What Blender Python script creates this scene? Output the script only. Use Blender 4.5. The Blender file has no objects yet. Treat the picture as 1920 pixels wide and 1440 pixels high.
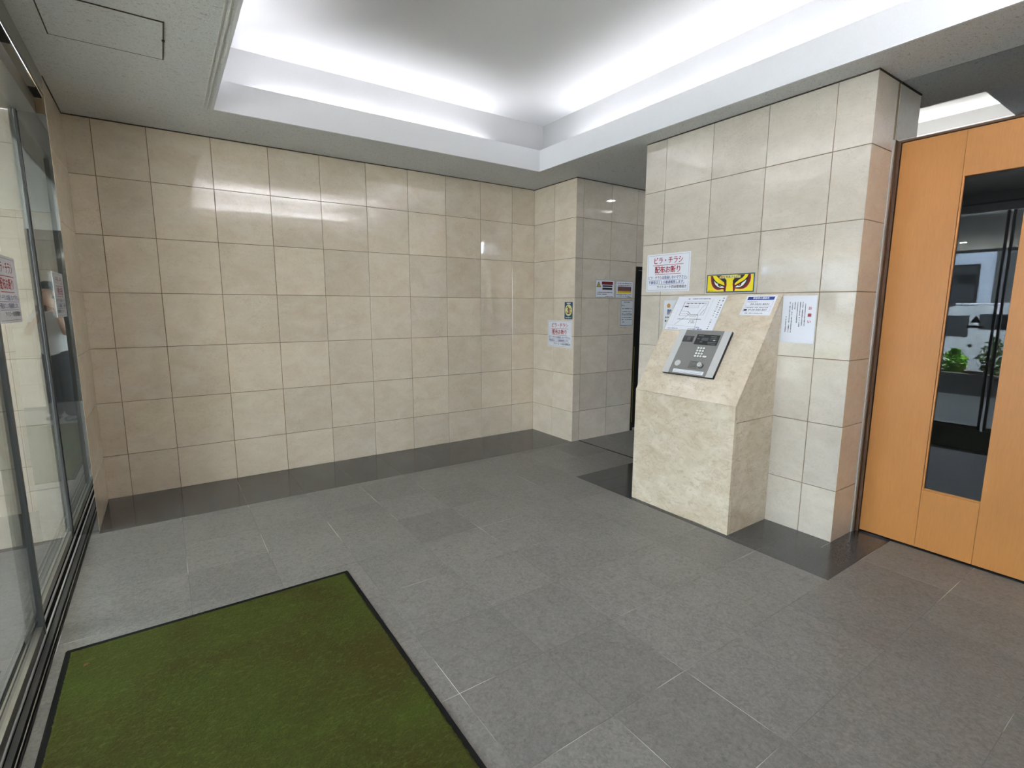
import bpy, bmesh, math, random
from mathutils import Matrix, Vector
random.seed(7)
S = bpy.context.scene
COL = S.collection

# ------------------------------------------------------------------ camera
cam_d = bpy.data.cameras.new('camera')
cam_d.sensor_fit = 'HORIZONTAL'; cam_d.sensor_width = 36.0
cam_d.lens = 949.317 / 1920 * 36.0
cam_d.clip_start = 0.01; cam_d.clip_end = 200
cam = bpy.data.objects.new('camera', cam_d); COL.objects.link(cam)
CAM = Vector((0.44183, -4.68604, 1.43402))
RIGHT = Vector((0.8245067, -0.56584617, 0.00261168))
FWD = Vector((0.55964989, 0.81477911, -0.15141665))
UP = Vector((0.08355059, 0.12630567, 0.98846658))
m3 = Matrix((RIGHT, UP, -FWD)).transposed()
cam.matrix_world = Matrix.Translation(CAM) @ m3.to_4x4()
S.camera = cam

# ------------------------------------------------------------------ world, sun, exposure
W = bpy.data.worlds.new('sky'); S.world = W; W.use_nodes = True
bg = W.node_tree.nodes['Background']
bg.inputs['Color'].default_value = (0.74, 0.85, 1.0, 1); bg.inputs['Strength'].default_value = 6.0
sun_d = bpy.data.lights.new('sun', 'SUN'); sun_d.energy = 26.0; sun_d.angle = 0.01; sun_d.color = (1, 0.95, 0.86)
sun = bpy.data.objects.new('sun', sun_d); COL.objects.link(sun)
sun.rotation_euler = Vector((-0.50, -0.22, 0.84)).to_track_quat('Z', 'Y').to_euler()
COVE_E = 10.3
HALL_E = 12.0
DOWN_E = 11.0
OUT_E = 270.0
S.view_settings.view_transform = 'Standard'; S.view_settings.look = 'None'
S.view_settings.exposure = 2.13; S.view_settings.gamma = 1.0; S.view_settings.use_curve_mapping = False

H = 2.7055           # soffit height
XK, D = 3.957, 0.7002
XP = 3.7326
YT, YL = -3.374, -1.782
XE = 4.0019
G = 0.003            # depth of joints

# ------------------------------------------------------------------ materials
def srgb(r, g, b):
    f = lambda c: (c/12.92 if c <= 0.04045 else ((c+0.055)/1.055)**2.4)
    return (f(r/255), f(g/255), f(b/255), 1)
class NT:
    def __init__(s, name):
        s.m = bpy.data.materials.new(name); s.m.use_nodes = True
        s.t = s.m.node_tree; s.b = s.t.nodes['Principled BSDF']; s.out = s.t.nodes['Material Output']
    def n(s, typ, **kw):
        nd = s.t.nodes.new(typ)
        for k, v in kw.items():
            if k in nd.inputs.keys(): nd.inputs[k].default_value = v
            else: setattr(nd, k, v)
        return nd
    def l(s, a, b): s.t.links.new(a, b)
    def mix(s, fac, a, b, mode='MIX'):
        nd = s.t.nodes.new('ShaderNodeMix'); nd.data_type = 'RGBA'; nd.blend_type = mode
        for i, v in ((0, fac), (6, a), (7, b)):
            if hasattr(v, 'is_output'): s.l(v, nd.inputs[i])
            else: nd.inputs[i].default_value = v
        return nd.outputs[2]
    def ramp(s, fac, stops):
        nd = s.t.nodes.new('ShaderNodeValToRGB'); s.l(fac, nd.inputs[0])
        cr = nd.color_ramp
        while len(cr.elements) < len(stops): cr.elements.new(0.5)
        for e, (p, c) in zip(cr.elements, stops): e.position = p; e.color = c if len(c) == 4 else (*c, 1)
        return nd.outputs[0]
    def coords(s, shift=True):
        tc = s.n('ShaderNodeTexCoord'); v = tc.outputs['Object']
        if shift:
            oi = s.n('ShaderNodeObjectInfo'); vm = s.n('ShaderNodeVectorMath', operation='MULTIPLY_ADD')
            cb = s.n('ShaderNodeCombineXYZ'); s.l(oi.outputs['Random'], cb.inputs[0]); s.l(oi.outputs['Random'], cb.inputs[1]); s.l(oi.outputs['Random'], cb.inputs[2])
            s.l(cb.outputs[0], vm.inputs[0]); vm.inputs[1].default_value = (37, 91, 53); s.l(v, vm.inputs[2]); v = vm.outputs[0]
        return v
    def noise(s, v, scale, detail=4, rough=0.55, dist=0.0, stretch=None):
        if stretch:
            mp = s.n('ShaderNodeMapping'); s.l(v, mp.inputs[0]); mp.inputs['Scale'].default_value = stretch; v = mp.outputs[0]
        nd = s.n('ShaderNodeTexNoise', Scale=scale, Detail=detail, Roughness=rough, Distortion=dist); s.l(v, nd.inputs['Vector']); return nd.outputs['Fac']
    def bump(s, fac, strength, dist=0.01):
        b = s.n('ShaderNodeBump', Strength=strength, Distance=dist); s.l(fac, b.inputs['Height']); s.l(b.outputs[0], s.b.inputs['Normal'])
def plain(name, rgb, rough=0.6, metal=0.0, emit=None, coat=0.0, spec=None):
    q = NT(name); q.b.inputs['Base Color'].default_value = srgb(*rgb); q.b.inputs['Roughness'].default_value = rough; q.b.inputs['Metallic'].default_value = metal
    if coat: q.b.inputs['Coat Weight'].default_value = coat
    if spec is not None: q.b.inputs['Specular IOR Level'].default_value = spec
    if emit: q.b.inputs['Emission Color'].default_value = srgb(*rgb); q.b.inputs['Emission Strength'].default_value = emit
    return q.m
def stone(name, lo, hi, dark, vein=0.55, scale=5.0, rough=0.035, mott=0.8, bs=6.0):
    q = NT(name); v = q.coords()
    a = q.noise(v, scale, 6, 0.6, 0.6, (1, 1, 1.6))
    base = q.mix(q.ramp(a, [(0.32, (0, 0, 0)), (0.68, (1, 1, 1))]), srgb(*lo), srgb(*hi))
    b = q.noise(v, scale*bs, 6, 0.68, 1.5, (1, 1, 1.8))
    base = q.mix(q.ramp(b, [(0.50, (0, 0, 0)), (0.72, (0.35*mott,)*3)]), base, srgb(*dark))
    c = q.noise(v, scale*2.2, 8, 0.6, 2.4, (1, 1, 1.5))
    veins = q.ramp(c, [(0.485, (0, 0, 0)), (0.5, (vein,)*3), (0.515, (0, 0, 0))])
    msk = q.ramp(q.noise(v, scale*0.9, 2), [(0.5, (0, 0, 0)), (0.62, (1, 1, 1))])
    vm = q.mix(1.0, veins, msk, 'MULTIPLY')
    base = q.mix(vm, base, srgb(*dark))
    oi = q.n('ShaderNodeObjectInfo'); hs = q.n('ShaderNodeHueSaturation')
    mr = q.n('ShaderNodeMapRange'); q.l(oi.outputs['Random'], mr.inputs[0]); mr.inputs[3].default_value = 0.93; mr.inputs[4].default_value = 1.05
    q.l(mr.outputs[0], hs.inputs['Value']); q.l(base, hs.inputs['Color'])
    q.l(hs.outputs[0], q.b.inputs['Base Color'])
    rr = q.n('ShaderNodeMapRange'); q.l(b, rr.inputs[0]); rr.inputs[3].default_value = rough*0.7; rr.inputs[4].default_value = rough*1.5
    q.l(rr.outputs[0], q.b.inputs['Roughness'])
    q.bump(a, 0.01, 0.01); q.b.inputs['IOR'].default_value = 1.85
    return q.m
M = {}
M['marble'] = stone('cream_marble', (224, 209, 189), (235, 223, 205), (188, 168, 144))
M['marble_warm_lifted'] = stone('lightened_warm_cream_marble', (231, 213, 188), (242, 228, 207), (194, 172, 146))  # warmer stone batch, also lightened to make up for weak light
M['marble_grey_darkened'] = stone('darkened_grey_cream_marble', (208, 197, 180), (221, 210, 194), (174, 158, 137))  # greyer stone batch, also darkened to offset strong light on the pillar
M['ped'] = stone('mottled_marble', (206, 188, 160), (230, 216, 194), (164, 140, 110), vein=0.75, scale=6.0, rough=0.06, mott=1.5, bs=2.6)
M['grout'] = plain('joint_brown', (142, 123, 95), 0.9)
M['shadow_gap'] = plain('dark_gap', (78, 70, 58), 0.9)
def slate():
    q = NT('grey_slate'); v = q.coords()
    a = q.noise(v, 3.0, 5, 0.6, 0.4); b = q.noise(v, 26, 6, 0.7, 1.2); c = q.noise(v, 75, 5, 0.75, 0.6)
    base = q.mix(q.ramp(a, [(0.3, (0, 0, 0)), (0.7, (1, 1, 1))]), srgb(113, 111, 107), srgb(125, 122, 117))
    base = q.mix(q.ramp(b, [(0.42, (0, 0, 0)), (0.72, (0.8,)*3)]), base, srgb(86, 82, 77))
    d = q.noise(v, 9, 5, 0.7, 0.8)
    base = q.mix(q.ramp(d, [(0.55, (0, 0, 0)), (0.75, (0.5,)*3)]), base, srgb(102, 93, 81))
    base = q.mix(q.ramp(c, [(0.42, (0, 0, 0)), (0.66, (0.7,)*3)]), base, srgb(140, 137, 132))
    c2 = q.noise(v, 90, 5, 0.75, 0.9)
    base = q.mix(q.ramp(c2, [(0.5, (0, 0, 0)), (0.72, (0.34,)*3)]), base, srgb(86, 84, 81))
    oi = q.n('ShaderNodeObjectInfo'); hs = q.n('ShaderNodeHueSaturation'); mr = q.n('ShaderNodeMapRange')
    q.l(oi.outputs['Random'], mr.inputs[0]); mr.inputs[3].default_value = 0.9; mr.inputs[4].default_value = 1.08
    q.l(mr.outputs[0], hs.inputs['Value']); q.l(base, hs.inputs['Color']); q.l(hs.outputs[0], q.b.inputs['Base Color'])
    q.b.inputs['Roughness'].default_value = 0.42
    q.bump(b, 0.10, 0.004)
    return q.m
M['slate'] = slate()
def granite():
    q = NT('black_granite'); v = q.coords()
    c = q.noise(v, 240, 2, 0.6); a = q.noise(v, 4, 4)
    base = q.mix(q.ramp(c, [(0.4, (0, 0, 0)), (0.75, (0.6,)*3)]), srgb(62, 63, 63), srgb(92, 92, 91))
    base = q.mix(q.ramp(a, [(0.4, (0, 0, 0)), (0.7, (0.4,)*3)]), base, srgb(66, 66, 66))
    q.l(base, q.b.inputs['Base Color']); q.b.inputs['Roughness'].default_value = 0.10
    return q.m
M['granite'] = granite()
def floor_grout():
    q = NT('floor_grout'); v = q.coords(False)
    a = q.noise(v, 1.7, 3); c = q.ramp(a, [(0.52, srgb(110, 107, 102)), (0.64, srgb(226, 222, 212))])
    q.l(c, q.b.inputs['Base Color']); q.b.inputs['Roughness'].default_value = 0.85
    return q.m
M['fgrout'] = floor_grout()
def rockwool():
    q = NT('fissured_ceiling_board'); v = q.coords(False)
    a = q.noise(v, 95, 4, 0.7, 1.5); b = q.noise(v, 40, 3, 0.6, 2.0, (1, 1.8, 1))
    pits = q.ramp(b, [(0.585, (0, 0, 0)), (0.65, (0.5,)*3)])
    base = q.mix(q.ramp(a, [(0.35, (0, 0, 0)), (0.65, (1, 1, 1))]), srgb(206, 206, 204), srgb(226, 226, 224))
    base = q.mix(pits, base, srgb(118, 118, 116))
    q.l(base, q.b.inputs['Base Color']); q.b.inputs['Roughness'].default_value = 0.95
    q.bump(a, 0.35, 0.006)
    return q.m
M['board'] = rockwool()
def plaster(name, c):
    q = NT(name); v = q.coords(False); a = q.noise(v, 130, 3, 0.6)
    q.l(q.mix(a, srgb(*c), srgb(*[k+8 for k in c])), q.b.inputs['Base Color']); q.b.inputs['Roughness'].default_value = 0.9
    q.bump(a, 0.05, 0.003)
    return q.m
M['plaster'] = plaster('white_plaster', (222, 222, 223))
M['recess'] = plaster('dimmed_white_paint', (188, 188, 188))  # white paint darkened on the recess walls to tone down the tubes' glow
M['recess_top'] = plaster('lifted_white_paint', (216, 216, 216))  # same paint kept lighter overhead, standing in for more cove light
def turf():
    q = NT('green_pile'); v = q.coords(False)
    a = q.noise(v, 2.2, 4, 0.6, 0.4); b = q.noise(v, 150, 4, 0.75, 0.8); c = q.noise(v, 38, 4, 0.7, 1.0, (1, 2.2, 1))
    base = q.mix(q.ramp(a, [(0.36, (0, 0, 0)), (0.66, (1, 1, 1))]), srgb(68, 62, 23), srgb(70, 82, 26))
    base = q.mix(q.ramp(b, [(0.35, (0, 0, 0)), (0.7, (0.7,)*3)]), base, srgb(44, 50, 15))
    base = q.mix(q.ramp(c, [(0.52, (0, 0, 0)), (0.75, (0.55,)*3)]), base, srgb(98, 108, 46))
    q.l(base, q.b.inputs['Base Color']); q.b.inputs['Roughness'].default_value = 0.95; q.b.inputs['Specular IOR Level'].default_value = 0.15
    q.bump(b, 0.9, 0.006)
    return q.m
M['turf'] = turf()
def wood():
    q = NT('orange_veneer'); v = q.coords(False)
    a = q.noise(v, 30, 6, 0.6, 0.3, (1, 3, 0.15)); b = q.noise(v, 220, 3, 0.6, 0.0, (1, 2, 0.06))
    base = q.mix(a, srgb(194, 128, 62), srgb(206, 141, 73))
    base = q.mix(q.ramp(b, [(0.45, (0, 0, 0)), (0.75, (0.45,)*3)]), base, srgb(178, 113, 50))
    q.l(base, q.b.inputs['Base Color']); q.b.inputs['Roughness'].default_value = 0.42
    return q.m
M['wood'] = wood()
def glass(name, tint, ior=1.5):
    q = NT(name); t = q.t
    tr = t.nodes.new('ShaderNodeBsdfTransparent'); tr.inputs[0].default_value = (*tint, 1)
    gl = t.nodes.new('ShaderNodeBsdfGlossy'); gl.inputs['Roughness'].default_value = 0.0
    fr = t.nodes.new('ShaderNodeFresnel'); ge = t.nodes.new('ShaderNodeNewGeometry'); ma = t.nodes.new('ShaderNodeMapRange')
    ma.inputs[3].default_value = ior; ma.inputs[4].default_value = 1/ior; q.l(ge.outputs['Backfacing'], ma.inputs[0]); q.l(ma.outputs[0], fr.inputs[0])
    mx = t.nodes.new('ShaderNodeMixShader')
    q.l(fr.outputs[0], mx.inputs[0]); q.l(tr.outputs[0], mx.inputs[1]); q.l(gl.outputs[0], mx.inputs[2]); q.l(mx.outputs[0], q.out.inputs[0])
    t.nodes.remove(q.b)
    return q.m
M['glass'] = glass('clear_glass', (0.90, 0.93, 0.92), 1.9)
M['tglass'] = glass('tinted_glass', (0.62, 0.64, 0.66))
M['transom'] = glass('transom_glass', (0.90, 0.91, 0.91))
def steel(name, rgb, rough, aniso=0):
    q = NT(name); v = q.coords(False); a = q.noise(v, 60, 3, 0.6, 0, (1, 1, 0.05))
    q.l(q.mix(a, srgb(*rgb), srgb(*[min(255, c+14) for c in rgb])), q.b.inputs['Base Color'])
    q.b.inputs['Metallic'].default_value = 1; q.b.inputs['Roughness'].default_value = rough
    return q.m
M['steel'] = steel('brushed_steel', (176, 174, 168), 0.32)
M['bright_steel'] = plain('pale_aluminium', (212, 211, 208), 0.4, 0.35)
M['panel_steel'] = plain('dull_panel_steel', (140, 139, 135), 0.45, 0.4)
M['mirror'] = steel('mirror_steel', (205, 205, 202), 0.015)
M['dark_metal'] = plain('dark_metal', (42, 40, 38), 0.4, 0.6)
M['gunmetal'] = plain('gunmetal', (92, 93, 92), 0.4, 0.7)
M['black'] = plain('matt_black', (14, 14, 14), 0.7)
M['rubber'] = plain('black_rubber', (22, 22, 21), 0.9, spec=0.15)
M['bronze'] = plain('brown_jamb', (102, 74, 52), 0.45, 0.2)
M['paper'] = plain('white_paper', (238, 238, 243), 0.55)
M['paper2'] = plain('dim_paper', (222, 224, 226), 0.5)
M['film'] = plain('clear_margin_film', (200, 198, 188), 0.25)
M['ink'] = plain('black_ink', (34, 34, 40), 0.6)
M['grey_ink'] = plain('grey_ink', (122, 124, 128), 0.6)
M['red_ink'] = plain('red_ink', (172, 28, 40), 0.6)
M['dkred'] = plain('dark_red_ink', (122, 10, 14), 0.6)
M['blue_ink'] = plain('navy_ink', (34, 50, 124), 0.6)
M['blue_bar'] = plain('royal_blue_ink', (26, 58, 140), 0.5)
M['teal'] = plain('teal_blue_ink', (28, 78, 104), 0.5)
M['yellow'] = plain('yellow_ink', (244, 222, 24), 0.45)
M['pale_yellow'] = plain('pale_yellow_ink', (232, 222, 150), 0.5)
M['orange'] = plain('orange_ink', (206, 150, 84), 0.5)
M['peach'] = plain('peach_ink', (240, 190, 120), 0.5)
M['white_ink'] = plain('white_ink', (244, 244, 246), 0.5)
M['brown_ink'] = plain('maroon_print', (112, 72, 76), 0.6)
M['key'] = plain('white_key', (240, 240, 236), 0.35)
M['screen'] = plain('black_screen', (24, 25, 27), 0.15)
M['screen_grey'] = plain('screen_grey', (78, 82, 86), 0.3)
M['brass'] = plain('brass_strip', (150, 132, 52), 0.4, 0.5)
M['concrete'] = plain('grey_concrete', (120, 120, 118), 0.9)
M['hall_floor'] = plain('charcoal_floor', (72, 72, 72), 0.4)
def glow(name, rgb, e):
    q = NT(name); em = q.t.nodes.new('ShaderNodeEmission'); em.inputs[0].default_value = srgb(*rgb); em.inputs[1].default_value = e
    q.l(em.outputs[0], q.out.inputs[0]); q.t.nodes.remove(q.b); return q.m
M['tube'] = glow('cove_tube', (246, 247, 255), COVE_E)
M['tube_far'] = glow('bright_cove_tube', (250, 249, 255), COVE_E*11.0)
M['tube'].name = 'cove_tube'
M['tube_hall'] = glow('hall_tube', (250, 247, 242), HALL_E)
M['lamp'] = glow('downlight_lens', (255, 250, 240), DOWN_E)
M['lamp_out'] = glow('canopy_lens', (255, 252, 246), OUT_E)

# ------------------------------------------------------------------ mesh helpers
def link(name, me, mat=None, parent=None):
    o = bpy.data.objects.new(name, me); COL.objects.link(o)
    if mat is not None: me.materials.append(mat)
    if parent is not None: o.parent = parent
    return o
def empty(name, loc=(0, 0, 0), mat4=None):
    o = bpy.data.objects.new(name, None); COL.objects.link(o); o.empty_display_size = 0.05
    if mat4 is not None: o.matrix_world = mat4
    else: o.location = loc
    return o
def tag(o, label=None, cat=None, group=None, kind=None):
    if label: o['label'] = label
    if cat: o['category'] = cat
    if group: o['group'] = group
    if kind: o['kind'] = kind
    return o
class MB:
    def __init__(s): s.bm = bmesh.new()
    def box(s, x0, y0, z0, x1, y1, z1, bev=0.0):
        r = bmesh.ops.create_cube(s.bm, size=1.0)
        vs = r['verts']
        for v in vs: v.co = Vector(((x0+x1)/2+v.co.x*(x1-x0), (y0+y1)/2+v.co.y*(y1-y0), (z0+z1)/2+v.co.z*(z1-z0)))
        if bev:
            es = list({e for v in vs for e in v.link_edges})
            bmesh.ops.bevel(s.bm, geom=es, offset=bev, segments=2, affect='EDGES', profile=0.5)
        return s
    def prism(s, pts, axis, a, b):
        """polygon pts in the two other axes, extruded along axis from a to b"""
        def P(p, t):
            return {'x': (t, p[0], p[1]), 'y': (p[0], t, p[1]), 'z': (p[0], p[1], t)}[axis]
        A = [s.bm.verts.new(P(p, a)) for p in pts]; B = [s.bm.verts.new(P(p, b)) for p in pts]
        n = len(pts); fs = [s.bm.faces.new(A), s.bm.faces.new(list(reversed(B)))]
        for i in range(n): fs.append(s.bm.faces.new((A[i], B[i], B[(i+1) % n], A[(i+1) % n])))
        bmesh.ops.recalc_face_normals(s.bm, faces=fs)
        return s
    def cyl(s, c, axis, r, a, b, n=16, r2=None):
        r2 = r if r2 is None else r2
        def P(i, rr, t):
            u, v = rr*math.cos(2*math.pi*i/n), rr*math.sin(2*math.pi*i/n)
            return {'x': (t, c[0]+u, c[1]+v), 'y': (c[0]+u, t, c[1]+v), 'z': (c[0]+u, c[1]+v, t)}[axis]
        A = [s.bm.verts.new(P(i, r, a)) for i in range(n)]; B = [s.bm.verts.new(P(i, r2, b)) for i in range(n)]
        fs = [s.bm.faces.new(A), s.bm.faces.new(list(reversed(B)))]
        for i in range(n): fs.append(s.bm.faces.new((A[i], B[i], B[(i+1) % n], A[(i+1) % n])))
        bmesh.ops.recalc_face_normals(s.bm, faces=fs)
        return s
    def poly(s, pts3):
        try: s.bm.faces.new([s.bm.verts.new(p) for p in pts3])
        except ValueError: pass
        return s
    def build(s, name, mat, parent=None, smooth=False):
        me = bpy.data.meshes.new(name); s.bm.to_mesh(me); s.bm.free()
        if smooth:
            for p in me.polygons: p.use_smooth = True
        return link(name, me, mat, parent)
TILE = {}
def tile_mesh(w, h, t, mat, ch=0.0012):
    k = (round(w, 4), round(h, 4), t, mat.name)
    if k in TILE: return TILE[k]
    bm = bmesh.new()
    def ring(y, i): return [bm.verts.new((x, y, z)) for x, z in ((i, i), (w-i, i), (w-i, h-i), (i, h-i))]
    back, side, front = ring(t, 0), ring(ch, 0), ring(0, ch)
    for A, B in ((back, side), (side, front)):
        for i in range(4): bm.faces.new((A[i], A[(i+1) % 4], B[(i+1) % 4], B[i]))
    bm.faces.new(front); bm.faces.new(list(reversed(back)))
    bmesh.ops.recalc_face_normals(bm, faces=bm.faces)
    me = bpy.data.meshes.new('tile'); bm.to_mesh(me); bm.free(); me.materials.append(mat)
    TILE[k] = me
    return me
ROWS = [(0.0, 0.3241)] + [(0.3241+0.4*i, 0.7241+0.4*i) for i in range(5)] + [(2.3241, H-0.007)]
J = 0.004
def tile_at(parent, O, ang, u0, u1, z0, z1, mat, t=G, tilt=0.0012, end0=True, end1=True, top=True, bot=True):
    a = J/2 if end0 else 0; b = J/2 if end1 else 0; c = J/2 if bot else 0; d = J/2 if top else 0
    me = tile_mesh(u1-u0-a-b, z1-z0-c-d, t, mat)
    o = bpy.data.objects.new('tile', me); COL.objects.link(o); o.parent = parent
    R = Matrix.Rotation(ang, 4, 'Z')
    o.matrix_world = Matrix.Translation(Vector(O)) @ R @ Matrix.Translation((u0+a, 0, z0+c)) @ Matrix.Rotation(random.uniform(-tilt, tilt), 4, 'X')
    return o
def tile_wall(parent, O, ang, us, mat, rows=ROWS, skip=None):
    for i in range(len(us)-1):
        for j, (z0, z1) in enumerate(rows):
            if skip and skip(us[i], us[i+1], z0, z1): continue
            tile_at(parent, O, ang, us[i], us[i+1], z0, z1, mat, end0=i > 0, end1=i < len(us)-2, bot=j > 0, top=j < len(rows)-1)
HP = math.pi/2

# ------------------------------------------------------------------ floor
fl = MB()
FG = 0.0009
fl.box(-0.042, -6.5, -0.15, 7.3, 0.15, -FG)
floor = tag(fl.build('floor', M['fgrout']), kind='structure')
def ftile(x0, y0, x1, y1, mat, j=0.0022):
    """a floor tile lying flat; (x0,y0)-(x1,y1)"""
    me = tile_mesh(x1-x0-j, y1-y0-j, FG, mat, 0.0005)
    o = bpy.data.objects.new('tile', me); COL.objects.link(o); o.parent = floor
    o.matrix_world = Matrix.Translation((x0+j/2, y0+j/2, random.uniform(-0.0006, 0.0))) @ Matrix.Rotation(-HP, 4, 'X') @ Matrix.Scale(-1, 4, (0, 0, 1)) @ Matrix.Translation((0, 0, 0)) if False else \
        Matrix(((1, 0, 0, x0+j/2), (0, 0, 1, y0+j/2), (0, -1, 0, 0.0), (0, 0, 0, 1)))
    return o
XG = [-0.005, 0.045] + [0.045+0.4*i for i in range(1, 11)]
YG = [-0.7002, -0.775] + [-0.775-0.4*i for i in range(1, 14)]
XG2 = [0.0] + [0.045+0.4*i for i in range(1, 10)] + [XK]
for i in range(len(XG2)-1): ftile(XG2[i], -0.7002, XG2[i+1], 0.0, M['granite'], 0.0009)
for i in range(len(YG)-1):
    y1, y0 = YG[i], YG[i+1]
    for k in range(len(XG)-1):
        x0, x1 = XG[k], XG[k+1]
        if k == 0: continue
        if k == 1: x0 = -0.040
        if y0 > -1.6:                       # in front of the passage
            ftile(x0, y0, min(x1, 4.045), y1, M['slate']); continue
        if -3.58 < y0 and y1 < -1.57 and x0 > 3.2: continue
        if x0 > 3.9: continue
        ftile(x0, y0, x1 if k < 10 else 4.06, y1, M['slate'])
for (x0, y0, x1, y1) in ((3.245, -1.782, 4.05, -1.575), (3.245, -1.975, XP, -1.782), (3.245, -2.16, XP, -1.975), (3.245, -3.175, 3.288, -2.16), (3.245, -3.175, XP, -2.957) if False else (3.288, -3.175, XP, -2.957),
                         (3.245, -3.575, 3.61, -3.175), (3.61, -3.374, XP, -3.175), (3.61, -3.575, 4.06, -3.374)):
    ftile(x0, y0, x1, y1, M['granite'], 0.0009)
for y1, y0 in ((-0.7002, -1.1), (-1.1, -1.5), (-1.5, -1.782)):      # passage beyond the groove
    for i in range(4): ftile(4.075+0.4*i, y0, 4.475+0.4*i, y1, M['slate'], 0.002)
MB().box(4.062, -6.29, -FG, 7.09, -1.785, 0.0).build('hall_paving', M['hall_floor'], floor)
MB().box(4.05, -1.782, -FG, 4.072, -0.7002, -0.0004).build('floor_groove', M['black'], floor)

# ------------------------------------------------------------------ walls
wb = tag(MB().box(-0.0, G, 0, XK+0.2, 0.2, H+0.02).build('wall_back', M['grout']), kind='structure')
UB = [0, 0.1473, 0.4585] + [0.4585+0.3998*i for i in range(1, 9)] + [XK]
tile_wall(wb, (0, 0, 0), 0, UB, M['marble_warm_lifted'])
wr = tag(MB().box(XK+G, -D+G, 0, XK+0.2, 0.0, H+0.02).build('wall_right', M['grout']), kind='structure')
tile_wall(wr, (XK, 0, 0), -HP, [0, 0.3546, D], M['marble_warm_lifted'])
wa = MB()
wa.box(XK+0.2, -D+G, 0, 4.86, 0.0, H+0.02); wa.box(4.86, -D+G, 1.876, 6.0, 0.0, H+0.02); wa.box(6.0, -D+G, 0, 7.3, 0.0, H+0.02)
wa = tag(wa.build('wall_passage', M['grout']), kind='structure')
tile_wall(wa, (XK, -D, 0), 0, [0, 0.0996, 0.4972, 0.895, 1.295, 1.695, 2.095, 2.495], M['marble'], skip=lambda a, b, z0, z1: a > 0.88 and z1 < 2.0)
for a_ in (0.895, 1.295, 1.695): tile_at(wa, (XK, -D, 0), 0, a_, a_+0.4, 1.876, 1.9241, M['marble'])
# passage door opening: dark metal frame with a recessed dark leaf
d4 = empty('door_4', (4.86, -D, 0)); tag(d4, 'dark metal door recessed at the far end of the passage wall', 'door', kind='structure')
MB().box(0.0, -0.004, 0, 0.03, 0.12, 1.872).box(0.03, -0.004, 1.842, 1.105, 0.12, 1.872).box(1.105, -0.004, 0, 1.135, 0.12, 1.872).build('door_frame', M['dark_metal'], d4)
MB().box(0.032, 0.075, 0.004, 1.103, 0.115, 1.84).build('door_leaf', M['black'], d4)
MB().box(0.008, -0.007, 0.10, 0.016, -0.004, 0.98).build('edge_strip', M['brass'], d4)
# pillar wall with the intercom
wp = tag(MB().box(XP+G, YT+G, 0, 4.34, YL, H+0.02).build('wall_pillar', M['grout']), kind='structure')
tile_wall(wp, (XP, YL, 0), -HP, [0, 0.1957, 0.5985, 0.9940, 1.3929, -(YT-YL)], M['marble_grey_darkened'])
tile_wall(wp, (XP, YT, 0), 0, [0, XE-XP], M['marble'])
tile_at(wp, (4.034, YT, 0), 0, 0, 0.306, 2.3941, H-0.007, M['marble'])
# left stub beside the glass doors
ws = tag(MB().box(-0.16, -0.655, 0, -G, 0.2, H+0.02).build('wall_left', M['grout']), kind='structure')
tile_wall(ws, (0, -0.66, 0), HP, [0, 0.66], M['marble_warm_lifted'])
# outer wall seen through the glass
wo = tag(MB().box(-3.2, -0.642, -0.02, -0.162, -0.5, 2.5).build('wall_outside', M['grout']), kind='structure')
tile_wall(wo, (-3.2, -0.645, 0), 0, [0.05, 0.25, 0.65, 1.05, 1.45, 1.85, 2.25, 2.65, 3.043], M['marble'], rows=ROWS[:-1]+[(2.3241, 2.495)])
wo2 = tag(MB().box(-3.2, -6.75, -0.02, -0.2, -6.6-G, 2.5).build('wall_added_end', M['grout']), kind='structure')  # added end wall, unseen and tiled dark, keeps bright street out of reflections
tile_wall(wo2, (-0.25, -6.6, 0), math.pi, [0.05+0.4*i for i in range(8)], M['granite'], rows=ROWS[:-1]+[(2.3241, 2.495)])
# walls behind the camera and in the hall
wf = tag(MB().box(-0.2, -6.5, 0, 7.3, -6.3-G, H+0.02).build('wall_front', M['grout']), kind='structure')
tile_wall(wf, (4.06, -6.3, 0), math.pi, [0.06+0.4*i for i in range(11)], M['marble'])
wh = tag(MB().box(7.1, -6.3, 0, 7.3, -0.7, H+0.25).build('wall_hall', M['hall_floor']), kind='structure')
wd = tag(MB().box(4.06, -6.3, 0, 4.2, -4.32, H+0.02).build('wall_door_side', M['marble']), kind='structure')
# dark shadow gaps where the stone meets the ceiling
tg = MB()
tg.box(0, -0.004, H-0.004, XK, 0.003, H); tg.box(XK-0.004, -D-0.004, H-0.006, XK+0.003, 0, H); tg.box(XK, -D-0.004, H-0.006, 6.3, -D+0.003, H)
tg.box(XP-0.004, YT-0.004, H-0.006, XP+0.003, YL, H); tg.box(XP, YT-0.004, H-0.006, 4.34, YT+0.003, H); tg.box(-0.003, -0.66, H-0.006, 0.004, 0, H)
tag(tg.build('trim_1', M['shadow_gap']), kind='structure')

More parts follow.
